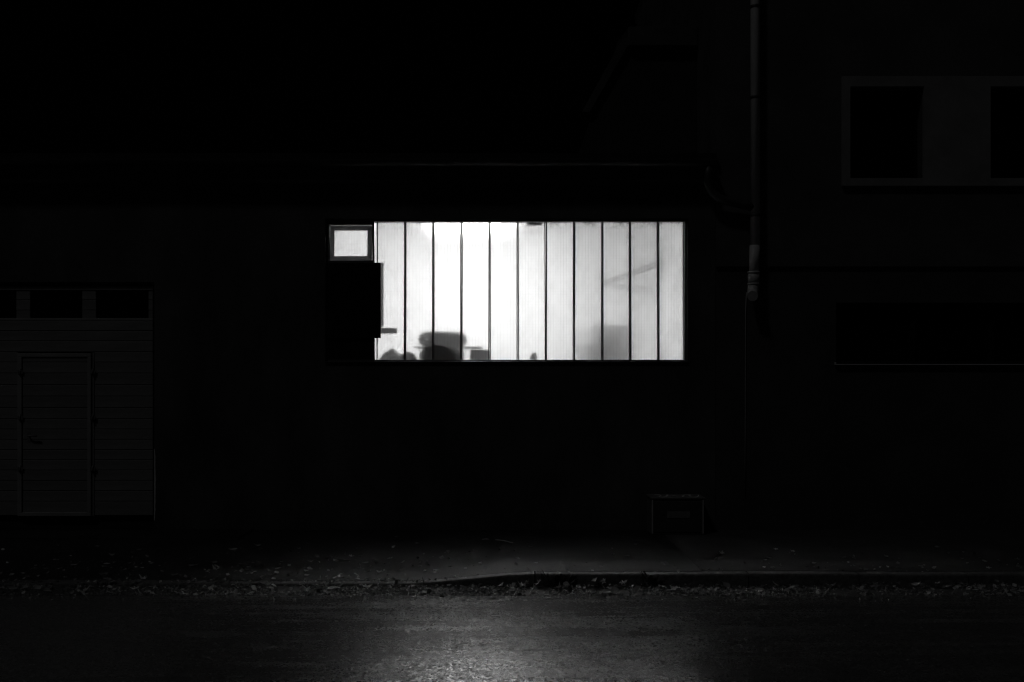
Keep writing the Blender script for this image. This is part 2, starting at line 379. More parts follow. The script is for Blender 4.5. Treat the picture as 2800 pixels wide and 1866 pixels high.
def sstep(a, b, v):
    t = max(0, min(1, (v - a) / (b - a))); return t * t * (3 - 2 * t)
def kz(x): return -0.085 * (1 - sstep(-0.95, 0.25, x)) - 0.003 * math.sin(x * 2.1)
def pav_z(x, y): return kz(x) * sstep(0.7, 2.45, -y) + 0.004 * noise.noise((x * 0.9, y * 0.9, 2))
def pavement(name, xs, m):
    bm = NB(); ys = [0.05 - 0.0] + [-0.1 * k for k in range(0, 25)] + [KY + 0.125]
    vg = [[bm.verts.new((x, y, pav_z(x, y))) for x in xs] for y in ys]
    vg.append([bm.verts.new((x, KY + 0.122, -0.25)) for x in xs])
    for a, b in zip(vg, vg[1:]):
        for k in range(len(xs) - 1): bm.faces.new((a[k], a[k + 1], b[k + 1], b[k])).smooth = True
    return struct(part(name, bm, m))
XB = 1.72
pavement('pavement', [-60, -30, -15] + [-9 + 0.1 * k for k in range(108)] + [XB], M['pave'])
pavement('pavement', [XB, 1.8] + [1.9 + 0.1 * k for k in range(60)] + [9, 15, 30, 60], M['pave2'])
# driveway threshold slabs in front of the garage door
for (y0, y1) in ((-0.36, -0.03), (-0.66, -0.375)):
    bm = NB()
    xs = [-8 + 0.25 * k for k in range(21)]
    a = [bm.verts.new((x, y0, pav_z(x, y0) + 0.012)) for x in xs]; b = [bm.verts.new((x, y1, pav_z(x, y1) + 0.012)) for x in xs]
    a2 = [bm.verts.new((x, y0 - 0.006, pav_z(x, y0) - 0.02)) for x in xs]; b2 = [bm.verts.new((x, y1 + 0.004, pav_z(x, y1) - 0.02)) for x in xs]
    for k in range(len(xs) - 1):
        bm.faces.new((a[k], a[k + 1], b[k + 1], b[k])); bm.faces.new((a2[k], a2[k + 1], a[k + 1], a[k])); bm.faces.new((b[k], b[k + 1], b2[k + 1], b2[k]))
    struct(part('driveway_slab', bm, M['pave']))

# kerb: bed + single stones
bm = NB(); box(bm, -60, 60, KY + 0.015, KY + 0.11, -0.4, -0.14)
kerb = struct(part('kerb', bm, M['gutter']))
x = -9.3
while x < 9.5:
    ln = random.uniform(0.92, 1.02); x1 = x + ln - 0.012
    dy = random.uniform(-0.008, 0.008); dz = random.uniform(-0.005, 0.004)
    bm = NB(); n = 8; rows = []
    for k in range(n + 1):
        xx = x + (x1 - x) * k / n; z = kz(xx) + dz + 0.004 * noise.noise((xx * 7, 1, 1)) + 0.004
        f = KY + dy + 0.006 * noise.noise((xx * 5, 4, 2)); bk = KY + 0.112 + dy * 0.3
        rows.append([bm.verts.new(c) for c in ((xx, f, -0.16), (xx, f, z - 0.018), (xx, f + 0.006, z - 0.005), (xx, f + 0.02, z), (xx, bk - 0.008, z), (xx, bk, z - 0.01), (xx, bk, -0.16))])
    for a, b in zip(rows, rows[1:]):
        for k in range(6): bm.faces.new((a[k], b[k], b[k + 1], a[k + 1]))
    bm.faces.new(rows[0]); bm.faces.new(rows[-1])
    part('kerb_stone', bm, M['kerb'], kerb)
    x += ln

# ---------------------------------------------------------------- workshop building
wb = thing('workshop_building', (-3.3, 0.15, 0), 'low flat-roofed workshop with one brightly lit wide window and pale garage door', 'building')
EZ = 4.26; WXR = X(1956)
WIN = (X(888), X(1882), Z(993), Z(597)); GAR = (-7.25, X(422), 0.0, Z(772))
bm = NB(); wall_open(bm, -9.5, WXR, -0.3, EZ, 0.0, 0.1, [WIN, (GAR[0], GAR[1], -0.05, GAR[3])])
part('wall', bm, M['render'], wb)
# room shell (lit) and closed garage box
RX0, RX1, RY1 = -2.75, 2.25, 3.9
bm = NB()
box(bm, RX0 - 0.15, RX0, 0.102, RY1, 0, 4.05); box(bm, RX1, RX1 + 0.1, 0.102, RY1, 0, 4.05); box(bm, RX0 - 0.15, RX1 + 0.1, RY1, RY1 + 0.2, 0, 4.05)
part('room_wall', bm, M['white'], wb)
bm = NB(); wall_open(bm, RX0, RX1, 0, 4.05, 0.102, 0.16, [WIN]); part('wall_lining', bm, M['white'], wb)
bm = NB(); box(bm, RX0 - 0.15, RX1 + 0.1, 0.102, RY1 + 0.2, 4.05, 4.15); part('ceiling', bm, M['white'], wb)
bm = NB(); box(bm, -9.5, RX1 + 0.1, 0.102, RY1 + 0.2, -0.1, 0.0); part('room_floor', bm, M['floor'], wb)
bm = NB(); box(bm, -9.5, -9.4, 0.3, RY1, 0, 4.15); box(bm, -9.4, RX0 - 0.15, 1.5, 1.6, 0, 4.15); part('garage_wall', bm, M['annex'], wb)
bm = NB(); box(bm, -9.6, WXR - 0.005, -0.1, RY1 + 0.3, 4.262, 4.36); part('roof', bm, M['roof'], wb)
# gutter, half round, slightly uneven
bm = NB(); n = 10; xs = [-9.6 + 0.4 * k for k in range(30)] + [WXR - 0.03]
rows = []
for x in xs:
    s = 0.012 * noise.noise((x * 0.6, 0, 5)); cz, cyy, r = 4.262 + s, -0.175, 0.072
    ring = []
    for k in range(n + 1):
        a = math.pi + math.pi * k / n
        ring.append(bm.verts.new((x, cyy + r * math.cos(a), cz + r * math.sin(a))))
    for k in range(n, -1, -1):
        a = math.pi + math.pi * k / n
        ring.append(bm.verts.new((x, cyy + (r - 0.004) * math.cos(a), cz + (r - 0.004) * math.sin(a))))
    rows.append(ring)
for a, b in zip(rows, rows[1:]):
    for k in range(len(a)): bm.faces.new((a[k], b[k], b[(k + 1) % len(a)], a[(k + 1) % len(a)]))
bm.faces.new(rows[0]); bm.faces.new(rows[-1])
gut = part('gutter', bm, M['zinc'], wb)
bm = NB(); rad = 0.047
sw = [P(1938, 452, -0.17), P(1936, 478, -0.17), P(1936, 500, -0.165), P(1943, 522, -0.155), P(1962, 540, -0.145), P(1990, 551, -0.135), P(2030, 561, -0.125), P(2062, 568, -0.12)]
tube(bm, sw, rad, 16); part('outlet_pipe', bm, M['zinc'], gut)

# --- wide window: frame, glass channels, vent, board
x0, x1, z0, z1 = WIN
bm = NB()
frame_box(bm, x0 + 0.002, x1 - 0.002, z0 + 0.002, z1 - 0.002, 0.035, 0.02, 0.12, 0.003)
gxl = X(1024, .06); gxr = X(1872, .06)
box(bm, gxr, x1 - 0.036, 0.035, 0.11, z0 + 0.037, z1 - 0.037)                       # right jamb filler
box(bm, X(1019, .06), gxl, 0.03, 0.13, z0 + 0.037, z1 - 0.037)                      # mullion beside the vent
box(bm, X(899.2, .06), X(1018.8, .06), 0.03, 0.13, Z(616, .06), z1 - 0.037)
box(bm, x0 + 0.037, X(899, .06), 0.03, 0.13, z0 + 0.037, z1 - 0.037)
window = part('window', bm, M['frame'], wb)
bm = NB(); box(bm, x0 - 0.0, x1 + 0.0, -0.022, 0.018, z0 + 0.003, z0 + 0.017, 0.003); part('sill', bm, M['zinc'], window)
bm = NB(); box(bm, x0 + 0.003, x1 - 0.003, -0.006, 0.018, z1 - 0.012, z1 - 0.003); part('head_trim', bm, M['zinc'], window)
bm = NB(); box(bm, x1 - 0.011, x1 - 0.003, -0.006, 0.018, z0 + 0.02, z1 - 0.014); part('side_trim', bm, M['zinc'], window)
# upper-left trim line of the frame
bm = NB(); box(bm, x0 + 0.003, x0 + 0.01, -0.006, 0.018, z0 + 0.02, z1 - 0.014); part('side_trim', bm, M['zinc'], window)
seams = [1029, 1107.5, 1184.5, 1261.5, 1338.5, 1415.5, 1492.5, 1569.5, 1647, 1723, 1800, 1871]
gz0, gz1 = z0 + 0.036, z1 - 0.036
seam_x = [X(s, .06) for s in seams]
for i in range(11):
    a, b = seam_x[i] + 0.0035, seam_x[i + 1] - 0.0035
    cx = (a + b) / 2; hw = (b - a) / 2
    bm = NB(); ft = 0.010
    rz = random.uniform(-0.004, 0.004)
    box(bm, -hw, hw, 0.0, 0.007, gz0 - 2.7, gz1 - 2.7, 0, 0)
    for f in bm.faces:
        if f.calc_center_median().y > 0.001: f.material_index = 2
    box(bm, -hw, -hw + ft, 0.0072, 0.05, gz0 - 2.7, gz1 - 2.7, 0, 1)
    box(bm, hw - ft, hw, 0.0072, 0.05, gz0 - 2.7, gz1 - 2.7, 0, 1)
    # outer dark arris at both sides of the channel
    box(bm, -hw, -hw + ft, -0.0014, -0.0002, gz0 - 2.7, gz1 - 2.7, 0, 1)
    box(bm, hw - ft * .8, hw, -0.0014, -0.0002, gz0 - 2.7, gz1 - 2.7, 0, 1)
    me = mesh('glass_channel', bm, [M['glass_dirty'] if i == 10 else M['glass'], M['flange'], M['clear'], M['gasket']])
    g = link('glass_channel', me, window, (cx, 0.055 + random.uniform(0, .002), 2.7), (0, rz, 0))
    if i < 10:
        sx = seam_x[i + 1]
        bm = NB(); box(bm, -0.0022, 0.0022, 0.0, 0.02, gz0 - 2.7, gz1 - 2.7)
        link('joint_seal', mesh('joint_seal', bm, M['joint']), window, (sx, 0.056, 2.7))
# vent sash, tipped inward at the top
vx0, vx1, vz0, vz1 = X(901, .06), X(1017, .06), Z(714, .06), Z(616.5, .06)
bm = NB()
hw = (vx1 - vx0) / 2 - 0.003; hh = vz1 - vz0 - 0.008
frame_box(bm, -hw, hw, 0, hh, 0.052, -0.02, 0.02, 0.004)
vent = link('vent_sash', mesh('vent_sash', bm, M['sash']), window, ((vx0 + vx1) / 2 + 0.003, 0.06, vz0 + 0.002), (R(-3.0), 0, 0))
bm = NB(); box(bm, -hw + 0.053, hw - 0.053, -0.003, 0.004, 0.053, hh - 0.053)
for f in bm.faces:
    if f.calc_center_median().y > -0.002: f.material_index = 1
pv = bpy.data.objects.new('vent_pane', mesh('vent_pane', bm, [M['vent_glass'], M['clear']])); COL.objects.link(pv); pv.parent = window; pv.location = vent.location; pv.rotation_euler = vent.rotation_euler
bm = NB(); box(bm, X(899, .06), X(1019, .06), 0.03, 0.12, Z(719, .06), Z(714.5, .06)); part('vent_rail', bm, M['frame'], window)
# black infill board under the vent
bm = NB()
box(bm, X(897.5, .0) , X(1041.5, .03), 0.012, 0.03, Z(925, .02), Z(719, .02), 0.002)
part('infill_board', bm, M['black'], window)['label'] = 'black opaque board under the vent'
bm = NB(); box(bm, X(899, .06), X(1019.5, .06), 0.035, 0.11, gz0, Z(720, .06)); part('infill_panel', bm, M['black'], window)

# --- garage door
DY = 0.06
def dx(p): return X(p, DY)
def dz(p): return Z(p, DY)
bm = NB(); box(bm, dx(-292), dx(421), DY + 0.03, DY + 0.07, 0.0, GAR[3] - 0.02); 
gd = part('garage_door', bm, M['seal'], wb)
BOARD = {}
def board(px0, px1, py0, py1, prnt, y=DY, m='door'):
    a, b, c, d = dx(px0), dx(px1), dz(py1) + 0.003, dz(py0) - 0.003
    key = (round(b - a, 3), round(d - c, 3), m)
    if key not in BOARD:
        bm = NB(); box(bm, -(b - a) / 2, (b - a) / 2, -0.012, 0.012, -(d - c) / 2, (d - c) / 2, 0.004)
        BOARD[key] = mesh('board', bm, M[m])
    o = link('board', BOARD[key], prnt, ((a + b) / 2, y + random.uniform(-.0015, .0015), (c + d) / 2))
    return o
rows = [877, 905, 933, 963, 991, 1021, 1053, 1084, 1115, 1146, 1174, 1202, 1230, 1258, 1286, 1314, 1342, 1371, 1410]
for r0, r1 in zip(rows[:3], rows[1:4]): board(-290, 419, r0, r1, gd)
for r0, r1 in zip(rows[3:], rows[4:]):
    board(259, 419, r0, r1, gd)
    board(-290, 49, r0, r1, gd)
pil = [(-290, -277), (-134, -97), (46, 84), (226, 264), (407, 419)]
for p0, p1 in pil:
    for r0, r1 in ((794, 821), (821, 849), (849, 874)): board(p0, p1, r0, r1, gd)
bm = NB(); box(bm, dx(-292), dx(420.5), DY - 0.022, DY + 0.028, dz(794), dz(784), 0.004); part('top_rail', bm, M['doorframe'], gd)
bm = NB(); box(bm, dx(-292), dx(419), DY - 0.014, DY + 0.028, dz(877), dz(870.5), 0.003); part('window_rail', bm, M['doorframe'], gd)
for a in (-277, -97, 84, 264):
    b = a + (142 if a != 264 else 143)
    bm = NB(); box(bm, dx(a) + 0.001, dx(b) - 0.001, DY + 0.012, DY + 0.02, dz(870), dz(794.5)); part('pane', bm, M['dglass'], gd)
# wicket door: frame, boards, hinges, handle
wk_rows = [973] + rows[4:-1] + [1404]
for r0, r1 in zip(wk_rows, wk_rows[1:]): board(64, 247, r0, r1, gd, DY - 0.006)
bm = NB(); frame_box(bm, dx(53), dx(251.5), dz(1411), dz(967), 0.042, DY - 0.03, DY + 0.0, 0.004); part('wicket_frame', bm, M['doorframe'], gd)
bm = NB(); box(bm, dx(255), dx(258.5), DY - 0.02, DY + 0.01, dz(1411), dz(965), 0.003); part('door_stile', bm, M['doorframe'], gd)
bm = NB(); box(bm, dx(49.5), dx(52.3), DY - 0.02, DY + 0.01, dz(1411), dz(965), 0.002); part('door_stile', bm, M['doorframe'], gd)
for hx in (253, 55):
    for hy in (1018, 1143, 1283):
        bm = NB(); c = P(hx, hy, DY - 0.034); tube(bm, [c + Vector((0, 0, -.04)), c + Vector((0, 0, .04))], 0.009, 10)
        box(bm, c.x - 0.03, c.x + 0.03, c.y + 0.0, c.y + 0.004, c.z - 0.022, c.z + 0.022); part('hinge', bm, M['hinge'], gd)
bm = NB(); c = P(76, 1192, DY - 0.05); tube(bm, [c + Vector((0, .045, 0)), c, c + Vector((.02, -.008, 0)), c + Vector((.11, -.008, -.004))], 0.009, 10)
box(bm, c.x - .02, c.x + .02, c.y + .03, c.y + .036, c.z - .08, c.z + .04); part('door_handle', bm, M['hinge'], gd)
# lintel drip and the chipped door corner, its lit edge put into the colour
bm = NB(); box(bm, GAR[0], GAR[1], 0.02, 0.098, GAR[3] - 0.02, GAR[3] - 0.002); part('lintel', bm, M['render'], wb)
bm = NB(); zs = [Z(1424) + (Z(1228) - Z(1424)) * k / 26 for k in range(27)]; prev = None
for k, z in enumerate(zs):
    e = max(0.0, math.sin(math.pi * k / 26)) ** 0.5
    wdt = 0.004 + e * (0.012 + 0.014 * abs(noise.noise((0, k * 0.9, 3))))
    r = [bm.verts.new((GAR[1] - 0.002, 0.03, z)), bm.verts.new((GAR[1] - 0.003, -0.003, z)), bm.verts.new((GAR[1] + wdt, -0.0032, z)), bm.verts.new((GAR[1] + wdt * .8, 0.004, z))]
    if prev:
        for a in range(4): bm.faces.new((prev[a], prev[(a + 1) % 4], r[(a + 1) % 4], r[a]))
    prev = r
part('lit_chip_corner', bm, M['chip'], wb)['label'] = 'pale chipped corner with its lit edge in the colour'

# ---------------------------------------------------------------- roof annex behind the gutter
ay = 1.1
an = thing('roof_annex', (X(1790, ay), ay + 0.6, 4.36), 'dim rear storey with sloped left edge rising above the workshop roof', 'building')
def prism(bm, pts, y0, y1):
    a = [bm.verts.new((p[0], y0, p[1])) for p in pts]; b = [bm.verts.new((p[0], y1, p[1])) for p in pts]
    bm.faces.new(a); bm.faces.new(list(reversed(b)))
    for k in range(len(pts)): bm.faces.new((a[k], a[(k + 1) % len(pts)], b[(k + 1) % len(pts)], b[k]))
bm = NB()
prism(bm, [(X(1560, ay), 4.362), (WXR + 0.0, 4.362), (WXR + 0.0, Z(78, ay)), (X(1716, ay), Z(78, ay)), (X(1690, ay), Z(112, ay))], ay, ay + 1.6)
part('wall', bm, M['annex'], an)
bm = NB(); box(bm, X(1716, ay), WXR - 0.004, ay - 0.09, ay - 0.003, Z(132, ay), Z(80, ay), 0.01); part('eave_band', bm, M['annexlit'], an)
bm = NB(); a, b = P(1702, 108, ay), P(1590, 310, ay)
prism(bm, [(a.x, a.z), (a.x + 0.12, a.z), (b.x + 0.1, b.z), (b.x, b.z)], ay - 0.06, ay - 0.003); part('verge_board', bm, M['annexlit'], an)

# ---------------------------------------------------------------- neighbouring building
nb = thing('neighbour_building', (5.6, 2.0, 0), 'taller plastered neighbour with pale-framed upper windows beside the workshop', 'building')
NX0, NX1 = WXR + 0.004, 10.5; BZ = Z(730)
up_w = [(X(2319), X(2519), Z(491), Z(242)), (X(2700), X(2900), Z(491), Z(242))]
bm = NB(); wall_open(bm, NX0, NX1, BZ, 8.6, -0.03, 0.3, up_w); part('upper_wall', bm, M['upper'], nb)
low_w = (X(2286), X(2286) + 2.8, Z(998), Z(828))
bm = NB(); wall_open(bm, NX0, NX1, -0.3, BZ - 0.002, 0.0, 0.3, [low_w]); part('lower_wall', bm, M['lower'], nb)
for a in (NX0, NX1 - .25):
    bm = NB(); box(bm, a, a + .25, 0.302, 7, 0, 8.6); part('side_wall', bm, M['annexlit'], nb)
bm = NB(); box(bm, NX0, NX1, -0.25, 7.2, 8.602, 8.8); part('roof', bm, M['roof'], nb)
sx0, sx1, sz0, sz1 = X(2298), X(2920), Z(512), Z(214)
bm = NB(); wall_open(bm, sx0, sx1, sz0, sz1, -0.075, -0.033, up_w); part('window_surround', bm, M['surround'], nb)
for (a, b, c, d) in up_w:
    bm = NB(); frame_box(bm, a + .002, b - .002, c + .002, d - .002, 0.03, 0.10, 0.15, 0.004); wn = part('window', bm, M['black'], nb)
    bm = NB(); box(bm, a + .034, b - .034, 0.12, 0.128, c + .034, d - .034); part('pane', bm, M['dglass'], wn)
    bm = NB(); box(bm, b - 0.066, b - 0.034, 0.13, 0.16, c + .034, d - .034); part('curtain_edge', bm, M['lower'], wn)
a, b, c, d = low_w
bm = NB(); frame_box(bm, a + .002, b - .002, c + .002, d - .002, 0.04, 0.10, 0.16, 0.004)
for k in (1, 2): box(bm, a + (b - a) * k / 3 - .025, a + (b - a) * k / 3 + .025, .10, .16, c + .043, d - .043)
wn = part('window', bm, M['black'], nb)
for k in range(3):
    bm = NB(); box(bm, a + (b - a) * k / 3 + .045, a + (b - a) * (k + 1) / 3 - .045, .125, .133, c + .045, d - .045); part('pane', bm, M['dglass'], wn)
bm = NB(); box(bm, a - .02, b + .02, -0.045, 0.09, c - 0.002, c + 0.008, 0.002); box(bm, a - .02, a - .012, -.045, .0, c + .009, c + .03); part('sill', bm, M['sillmetal'], nb)

# drainpipe on the neighbour
dpY = -0.12
dp = thing('drainpipe', (X(2064, dpY), dpY, 2.7), 'pale round drainpipe ending in an elbow on the neighbour wall', 'drainpipe')
cx = X(2065, dpY)
bm = NB(); tube(bm, [(cx, dpY, Z(676, dpY)), (cx, dpY, 6.0), (cx - 0.002, dpY, 8.5)], 0.054, 24); part('pipe', bm, M['pipe'], dp)
bm = NB(); tube(bm, [(cx - .018, dpY, Z(750, dpY)), (cx - .005, dpY, Z(672, dpY))], [0.053, 0.058], 24); part('sleeve', bm, M['pipe'], dp)
bm = NB(); tube(bm, [(cx - .02, dpY, Z(780, dpY)), (cx - .018, dpY, Z(747, dpY))], [0.064, 0.066], 24)
tube(bm, [(cx - .018, dpY, Z(749, dpY)), (cx - .018, dpY, Z(743, dpY))], [0.071, 0.071], 24); tube(bm, [(cx - .02, dpY, Z(780, dpY)), (cx - .02, dpY, Z(775, dpY))], 0.069, 24); part('collar', bm, M['pipe'], dp)
bm = NB(); e0 = Vector((cx - .02, dpY, Z(779, dpY)))
tube(bm, [e0, e0 + Vector((-.004, -.004, -.05)), e0 + Vector((-.012, -.02, -.09)), e0 + Vector((-.024, -.055, -.125)), e0 + Vector((-.035, -.1, -.14))], [.063, .063, .062, .06, .06], 24); part('elbow', bm, M['pipe'], dp)
for py in (20, 268, 590):
    bm = NB(); z = Z(py, dpY); tube(bm, [(cx, dpY, z - .016), (cx, dpY, z + .016)], 0.0585, 24); box(bm, cx - .012, cx + .012, dpY + .055, -0.034, z - .012, z + .012); part('bracket', bm, M['zinc'], dp)
bm = NB(); cxs = X(2038, -.01)
tube(bm, [(cxs + .012 , -.012, Z(800)), (cxs + .002, -.012, Z(860)), (cxs, -.012, Z(1000)), (cxs - .002, -.012, Z(1180)), (cxs - .004, -.012, Z(1362))], 0.0045, 8)
tag(part('cable', bm, M['cable']), 'thin pale cable running down the wall below the drainpipe elbow', 'cable')

# ---------------------------------------------------------------- utility cabinet with scribble
cbx0, cbx1, cd = X(1766), X(1766) + 0.62, 0.36
ch = Z(1351)
cb = thing('utility_cabinet', ((cbx0 + cbx1) / 2, -cd / 2, 0), 'small dark utility cabinet with white scribble on its lid against the wall', 'cabinet')
bm = NB(); box(bm, cbx0 + .012, cbx1 - .012, -cd + .012, -0.006, 0.0, ch - 0.022, 0.006); part('body', bm, M['cabtop'], cb)
bm = NB(); box(bm, cbx0, cbx1, -cd, -0.004, ch - 0.021, ch, 0.006); part('lid', bm, M['cabtop'], cb)
bm = NB(); box(bm, cbx0 + .045, cbx1 - .045, -cd + .002, -cd + .0115, 0.03, ch - 0.04, 0.003); dr = part('door', bm, M['cabinet'], cb)
for s in (cbx0 + .018, cbx1 - .03):
    bm = NB(); box(bm, s, s + .01, -cd + .001, -cd + .0115, 0.012, ch - 0.026, 0.002); part('edge_trim', bm, M['sillmetal'], cb)
for s in (cbx0 + .034, cbx1 - .04):
    bm = NB(); box(bm, s, s + .005, -cd + .005, -cd + .0115, 0.012, ch - 0.03); part('edge_trim', bm, M['plate'], cb)
pl0, pl1 = X(1824, -cd), X(1887, -cd)
bm = NB(); box(bm, pl0, pl1, -cd - .002, -cd + .0018, Z(1417, -cd), Z(1399, -cd), 0.001); part('name_plate', bm, M['plate'], cb)
# looping spray line on the lid
pts = []
for k in range(120):
    t = k / 119
    pts.append(Vector((cbx0 + 0.09 + 0.47 * t + 0.035 * math.sin(t * 34), -0.19 + 0.12 * math.sin(t * 25 + 1) * (0.5 + 0.5 * math.sin(t * 9 + .5)) + 0.04 * math.cos(t * 51), ch + 0.001)))
bm = NB(); pr = None
for i, p in enumerate(pts):
    t = (pts[min(i + 1, 119)] - pts[max(i - 1, 0)]).normalized(); nrm = Vector((-t.y, t.x, 0)) * (0.007 + 0.003 * math.sin(i * .7))
    q = (bm.verts.new(p + nrm), bm.verts.new(p - nrm))
    if pr: bm.faces.new((pr[0], pr[1], q[1], q[0]))
    pr = q
part('scribble', bm, M['spray'], cb)

# ---------------------------------------------------------------- inside the lit room
def batten(x, y, z, ln, label, m, along='x'):
    t = thing('ceiling_lamp', (x, y, z), label, 'lamp')
    bm = NB()
    if along == 'x':
        box(bm, x - ln / 2 - .03, x + ln / 2 + .03, y - .035, y + .035, z + .035, z + .085, .006)
        for s in (-1, 1): box(bm, x + s * (ln / 2 + .014) - .012, x + s * (ln / 2 + .014) + .012, y - .07, y + .07, z - .02, z + .034)
    else:
        box(bm, x - .035, x + .035, y - ln / 2 - .03, y + ln / 2 + .03, z + .035, z + .085, .006)
        for s in (-1, 1): box(bm, x - .07, x + .07, y + s * (ln / 2 + .014) - .012, y + s * (ln / 2 + .014) + .012, z - .02, z + .034)
    part('housing', bm, M['fixture'], t)
    d = Vector((ln / 2, 0, 0)) if along == 'x' else Vector((0, ln / 2, 0))
    bm = NB(); c = Vector((x, y, z)); e = Vector((d.x or .07, d.y or .07, .022)); box(bm, x - e.x, x + e.x, y - e.y, y + e.y, z - .022, z + .022, .01); part('diffuser', bm, m, t)
    for s in (-.8, .8):
        bm = NB(); q = c + d * s; tube(bm, [q + Vector((0, 0, .08)), (q.x, q.y, 4.052)], 0.005, 6); part('suspension_rod', bm, M['steel'], t)
batten(-0.54, 1.9, 3.945, 0.9, 'lit batten lamp under the workshop ceiling behind the wide window', M['tube_near'])

# rack under the window carrying the tyres
SH = 1.945
rk = thing('storage_rack', (-0.35, 0.62, 0), 'tall steel rack behind the window carrying tyres and boards', 'rack')
bm = NB(); box(bm, -1.95, 1.25, 0.175, 0.86, SH - 0.03, SH, .003); part('shelf', bm, M['steel'], rk)
bm = NB(); box(bm, -1.95, 1.25, 0.175, 0.86, 0.9, 0.93, .003); part('shelf', bm, M['steel'], rk)
for px_ in (-1.93, -0.35, 1.19):
    for py_ in (0.18, 0.815):
        bm = NB(); box(bm, px_, px_ + .04, py_, py_ + .04, 0, SH - .031); part('upright', bm, M['steel'], rk)

def tyre(loc, ro, wdt, label, m, tilt=(0, 0, 0)):
    t = thing('tyre', loc, label, 'tyre', 'tyres piled behind the window')
    t.rotation_euler = tilt
    ri = ro * 0.62; h = wdt / 2
    prof = [(ri, -h * .72), (ri + .03, -h * .95), (ro - .1, -h), (ro - .065, -h * .95), (ro - .036, -h * .8), (ro - .016, -h * .58), (ro - .004, -h * .3), (ro, 0), (ro - .004, h * .3), (ro - .016, h * .58), (ro - .036, h * .8), (ro - .065, h * .95), (ro - .1, h), (ri + .03, h * .95), (ri, h * .72), (ri + .012, h * .6), (ro - .03, h * .7), (ro - .015, 0), (ro - .03, -h * .7), (ri + .012, -h * .6)]
    bm = NB(); lathe(bm, prof, 56); me = mesh('carcass', bm, m, True)
    o = bpy.data.objects.new('carcass', me); COL.objects.link(o); o.parent = t; o.location = (0, 0, h)
    bm = NB(); nblk = 52
    for k in range(nblk):
        a = 2 * math.pi * k / nblk
        for zc, hh in ((-h * .42, h * .16), (-h * 0.02, h * .2), (h * .42, h * .16)):
            c, s = math.cos(a + zc * 1.5), math.sin(a + zc * 1.5); wv = math.pi * ro / nblk * .66
            vs = []
            for r in (ro - .03, ro + .006 if abs(zc) < h * .2 else ro - .006):
                for u in (-wv, wv):
                    for v in (-hh, hh): vs.append(bm.verts.new((c * r - s * u, s * r + c * u, zc + v)))
            for q in ((0,1,3,2),(4,6,7,5),(0,4,5,1),(2,3,7,6),(0,2,6,4),(1,5,7,3)): bm.faces.new([vs[i] for i in q])
    tr = bpy.data.objects.new('tread', mesh('tread', bm, m)); COL.objects.link(tr); tr.parent = t; tr.location = (0, 0, h)
    return t
ty = 0.18 + 0.31
tx = X(1211, ty)
tyre((tx - .01, ty, SH), 0.27, 0.185, 'lower lighter-toned tyre of the pile, under the flat board', M['lightened'])
t2 = tyre((tx, ty - .01, SH + 0.199), 0.29, 0.185, 'upper tyre lying flat on top of the pile, paper label on it', M['rubber'])
bm = NB()
for k in range(7):
    a0 = -2.28 + k * 0.055; 
    if k: bm.faces.new((pa, pb, bm.verts.new((math.cos(a0) * .302, math.sin(a0) * .302, .14)), bm.verts.new((math.cos(a0) * .302, math.sin(a0) * .302, .07))))
    pa, pb = bm.verts.new((math.cos(a0) * .302, math.sin(a0) * .302, .07)), bm.verts.new((math.cos(a0) * .302, math.sin(a0) * .302, .14))
lb = bpy.data.objects.new('paper_label', mesh('paper_label', bm, M['paper'])); COL.objects.link(lb); lb.parent = t2
# flat boards and cartons at the right of the pile
def stack(name, x0, x1, y0, y1, z, hs, label, group, m='cardboard'):
    for i, h in enumerate(hs):
        j = random.uniform(-.012, .012)
        bm = NB(); box(bm, x0 + j, x1 + j * .5, y0 + j, y1, z + .001, z + h - .001, .003)
        tag(part(name, bm, M[m]), label[i] if isinstance(label, list) else label, 'board' if 'board' in name else 'carton', group)
        z += h
stack('flat_carton', X(1287, .25), X(1337, .25), .24, .7, SH, [.045, .04, .042, .034], ['lowest flat carton of the stack right of the tyres', 'second flat carton from the bottom of the stack', 'third flat carton from the bottom of the stack', 'topmost flat carton of the stack right of the tyres'], 'flat cartons beside the tyres')
bm = NB(); box(bm, X(1131, .22), X(1318, .22), .21, .78, SH + .1875, SH + .198, .002); tag(part('flat_board', bm, M['cardboard']), 'thin flat board lying between the two tyres', 'board')
# dark sacking at the left end
bm = NB(); xs0, xs1 = X(1034, .25), X(1146, .25); nx, ny = 26, 12; g = []
for j in range(ny + 1):
    r = []
    for i in range(nx + 1):
        u, v = i / nx, j / ny
        ridge = 0.095 + 0.055 * math.exp(-((u - .34) / .12) ** 2) + 0.045 * math.exp(-((u - .06) / .1) ** 2) + .03 * math.exp(-((u - .8) / .15) ** 2)
        e = min(1, 6 * min(u, 1 - u) + .15) * min(1, 5 * min(v, 1 - v))
        r.append(bm.verts.new((xs0 + (xs1 - xs0) * u, .19 + .3 * v, SH + .002 + ridge * e * (1 + .4 * noise.noise((u * 5, v * 4, 1))))))
    g.append(r)
for j in range(ny):
    for i in range(nx): bm.faces.new((g[j][i], g[j][i + 1], g[j + 1][i + 1], g[j + 1][i]))
bm.faces.new([v for v in g[0]] + [g[j][nx] for j in range(1, ny + 1)] + [g[ny][i] for i in range(nx - 1, -1, -1)] + [g[j][0] for j in range(ny - 1, 0, -1)])
tag(part('sacking', bm, M['cloth'], None, True), 'heap of dark sacking at the left end of the tyres', 'sacking')
